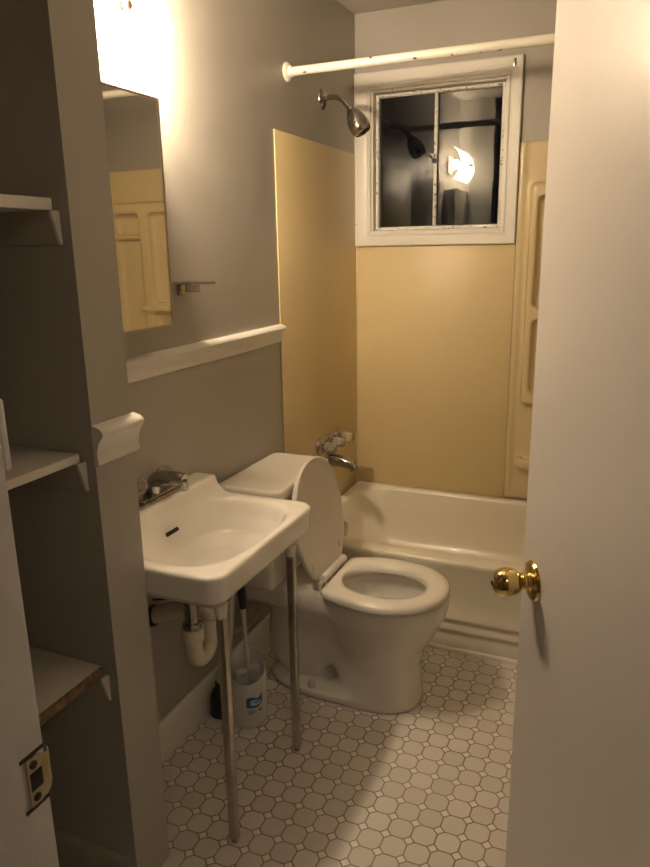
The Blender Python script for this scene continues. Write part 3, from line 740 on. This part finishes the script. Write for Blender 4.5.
# ------------------------------------------------------------ toilet brush caddy, brush, plunger
CX, CY, CR = .150, 1.578, .060
cd = thing('brush_caddy', 'white plastic toilet brush caddy with a blue sticker under the sink', 'brush holder', (CX, CY, 0))
bm = bmesh.new(); n = 48
def caddy_ring(r, zf): return [bm.verts.new((CX+r*math.cos(2*PI*k/n), CY+r*math.sin(2*PI*k/n), zf(2*PI*k/n))) for k in range(n)]
fa = math.atan2(-1.75, 1.05)                                  # low side of the slanting mouth
zt = lambda a: .192 - .034*math.cos(a-fa) 
rs = [caddy_ring(CR*.93, lambda a: .0005), caddy_ring(CR*.985, lambda a: .006), caddy_ring(CR, lambda a: .03), caddy_ring(CR, lambda a: .11), caddy_ring(CR*.985, lambda a: zt(a)-.004), caddy_ring(CR*.96, zt), caddy_ring(CR*.925, lambda a: zt(a)-.004), caddy_ring(CR*.92, lambda a: .05), caddy_ring(CR*.85, lambda a: .02)]
for a, b in zip(rs, rs[1:]):
    for k in range(n): bm.faces.new((a[k], a[(k+1) % n], b[(k+1) % n], b[k]))
bm.faces.new(rs[0][::-1]); bm.faces.new(rs[-1]); bmesh.ops.recalc_face_normals(bm, faces=bm.faces)
link('cup', bm, M['white_plastic'], cd, 50)
# sticker: curved patches on the cup, a = angle, z = height
def patch(name, outline, m, parent, off):
    bm = bmesh.new()
    for poly in outline:
        vs = []
        for a, z in poly:
            vs.append(bm.verts.new((CX+(CR+off)*math.cos(a), CY+(CR+off)*math.sin(a), z)))
        bm.faces.new(vs)
    bmesh.ops.triangulate(bm, faces=bm.faces); bmesh.ops.recalc_face_normals(bm, faces=bm.faces)
    return link(name, bm, m, parent)
a0 = fa+.30
def strip(a_lo, a_hi, top, bot, n=14):
    polys = []
    for k in range(n):
        s, t = k/n, (k+1)/n
        polys.append([(a_lo+(a_hi-a_lo)*s, bot(s)), (a_lo+(a_hi-a_lo)*t, bot(t)), (a_lo+(a_hi-a_lo)*t, top(t)), (a_lo+(a_hi-a_lo)*s, top(s))])
    return polys
stk = patch('sticker', strip(a0-.42, a0+.50, lambda s: .109+.006*math.sin(s*6)+.014*max(0, s-.6)/.4, lambda s: .078-.004*math.sin(s*3)+.010*max(0, s-.7)/.3), M['sticker_blue'], cd, .0006)
patch('sticker_wave', strip(a0-.20, a0+.36, lambda s: .100+.003*math.sin(s*5), lambda s: .087-.004*math.sin(s*3.1)), M['sticker_light'], stk, .0012)
patch('sticker_wave', strip(a0-.02, a0+.28, lambda s: .0965, lambda s: .092), M['sticker_blue'], stk, .0016)
patch('printed_text', sum([strip(a0-.34, a0-.34+w_, lambda s, z=z: z+.0016, lambda s, z=z: z, 6) for z, w_ in ((.069, .22), (.064, .42), (.0605, .46), (.057, .38), (.0535, .20))], []), M['sticker_brown'], stk, .0006)
patch('barcode', sum([strip(a0+.22+.034*k, a0+.22+.034*k+.02, lambda s: .069, lambda s: .056, 1) for k in range(7)], []), M['sticker_brown'], stk, .0006)
# brush
br = thing('toilet_brush', 'toilet brush with a dark grip standing in the white caddy', 'toilet brush', (CX, CY, .03))
bt = Vector((CX+.004, CY+.004, .168)); tp_ = Vector((.140, 1.585, .46)); bd = (tp_-bt).normalized()
tube_obj('shaft', [bt, bt+bd*.04, bt+bd*.12, bt+bd*.205, bt+bd*.22], [.007, .0062, .0058, .0075, .010], M['white_plastic'], br, 14)
tube_obj('grip', [bt+bd*.212, bt+bd*.225, bt+bd*.28, bt+bd*.335, bt+bd*.345], [.0075, .0105, .0125, .0115, .006], M['navy'], br, 14)
bm = bmesh.new(); random.seed(8)
for k in range(420):
    u = random.random(); a = random.random()*2*PI; p = bt + Vector((0, 0, -.075+.085*u)); e = random.uniform(-.5, .7)
    q = p + Vector((math.cos(a), math.sin(a), e*.5)).normalized()*.042
    s = Vector((-math.sin(a), math.cos(a), 0))*.0009
    v = [bm.verts.new(p-s), bm.verts.new(p+s), bm.verts.new(q+s), bm.verts.new(q-s), bm.verts.new(p+Vector((0, 0, .0015))), bm.verts.new(q+Vector((0, 0, .0015)))]
    bm.faces.new((v[0], v[1], v[2], v[3])); bm.faces.new((v[1], v[4], v[5], v[2])); bm.faces.new((v[4], v[0], v[3], v[5]))
bri = link('bristles', bm, M['bristle'], br); bri['kind'] = 'stuff'
# plunger
pg = thing('plunger', 'plunger with a black rubber cup behind the brush caddy', 'plunger', (.052, 1.560, 0))
lathe_obj('rubber_cup', [(.036, 0), (.037, .006), (.033, .012), (.034, .040), (.031, .070), (.022, .090), (.0145, .100), (.0145, .115), (0, .115)], (.052, 1.566, 0), (0, 0, 1), M['rubber'], pg, 28)
tube_obj('handle', [(.052, 1.566, .100), (.071, 1.593, .21), (.094, 1.618, .50)], .0135, M['grey_plastic'], pg, 16)

# re-base the empties at their things' feet
for o, loc in BASES:
    for ch in o.children: ch.matrix_parent_inverse = Matrix.Translation(-loc)
    o.location = loc
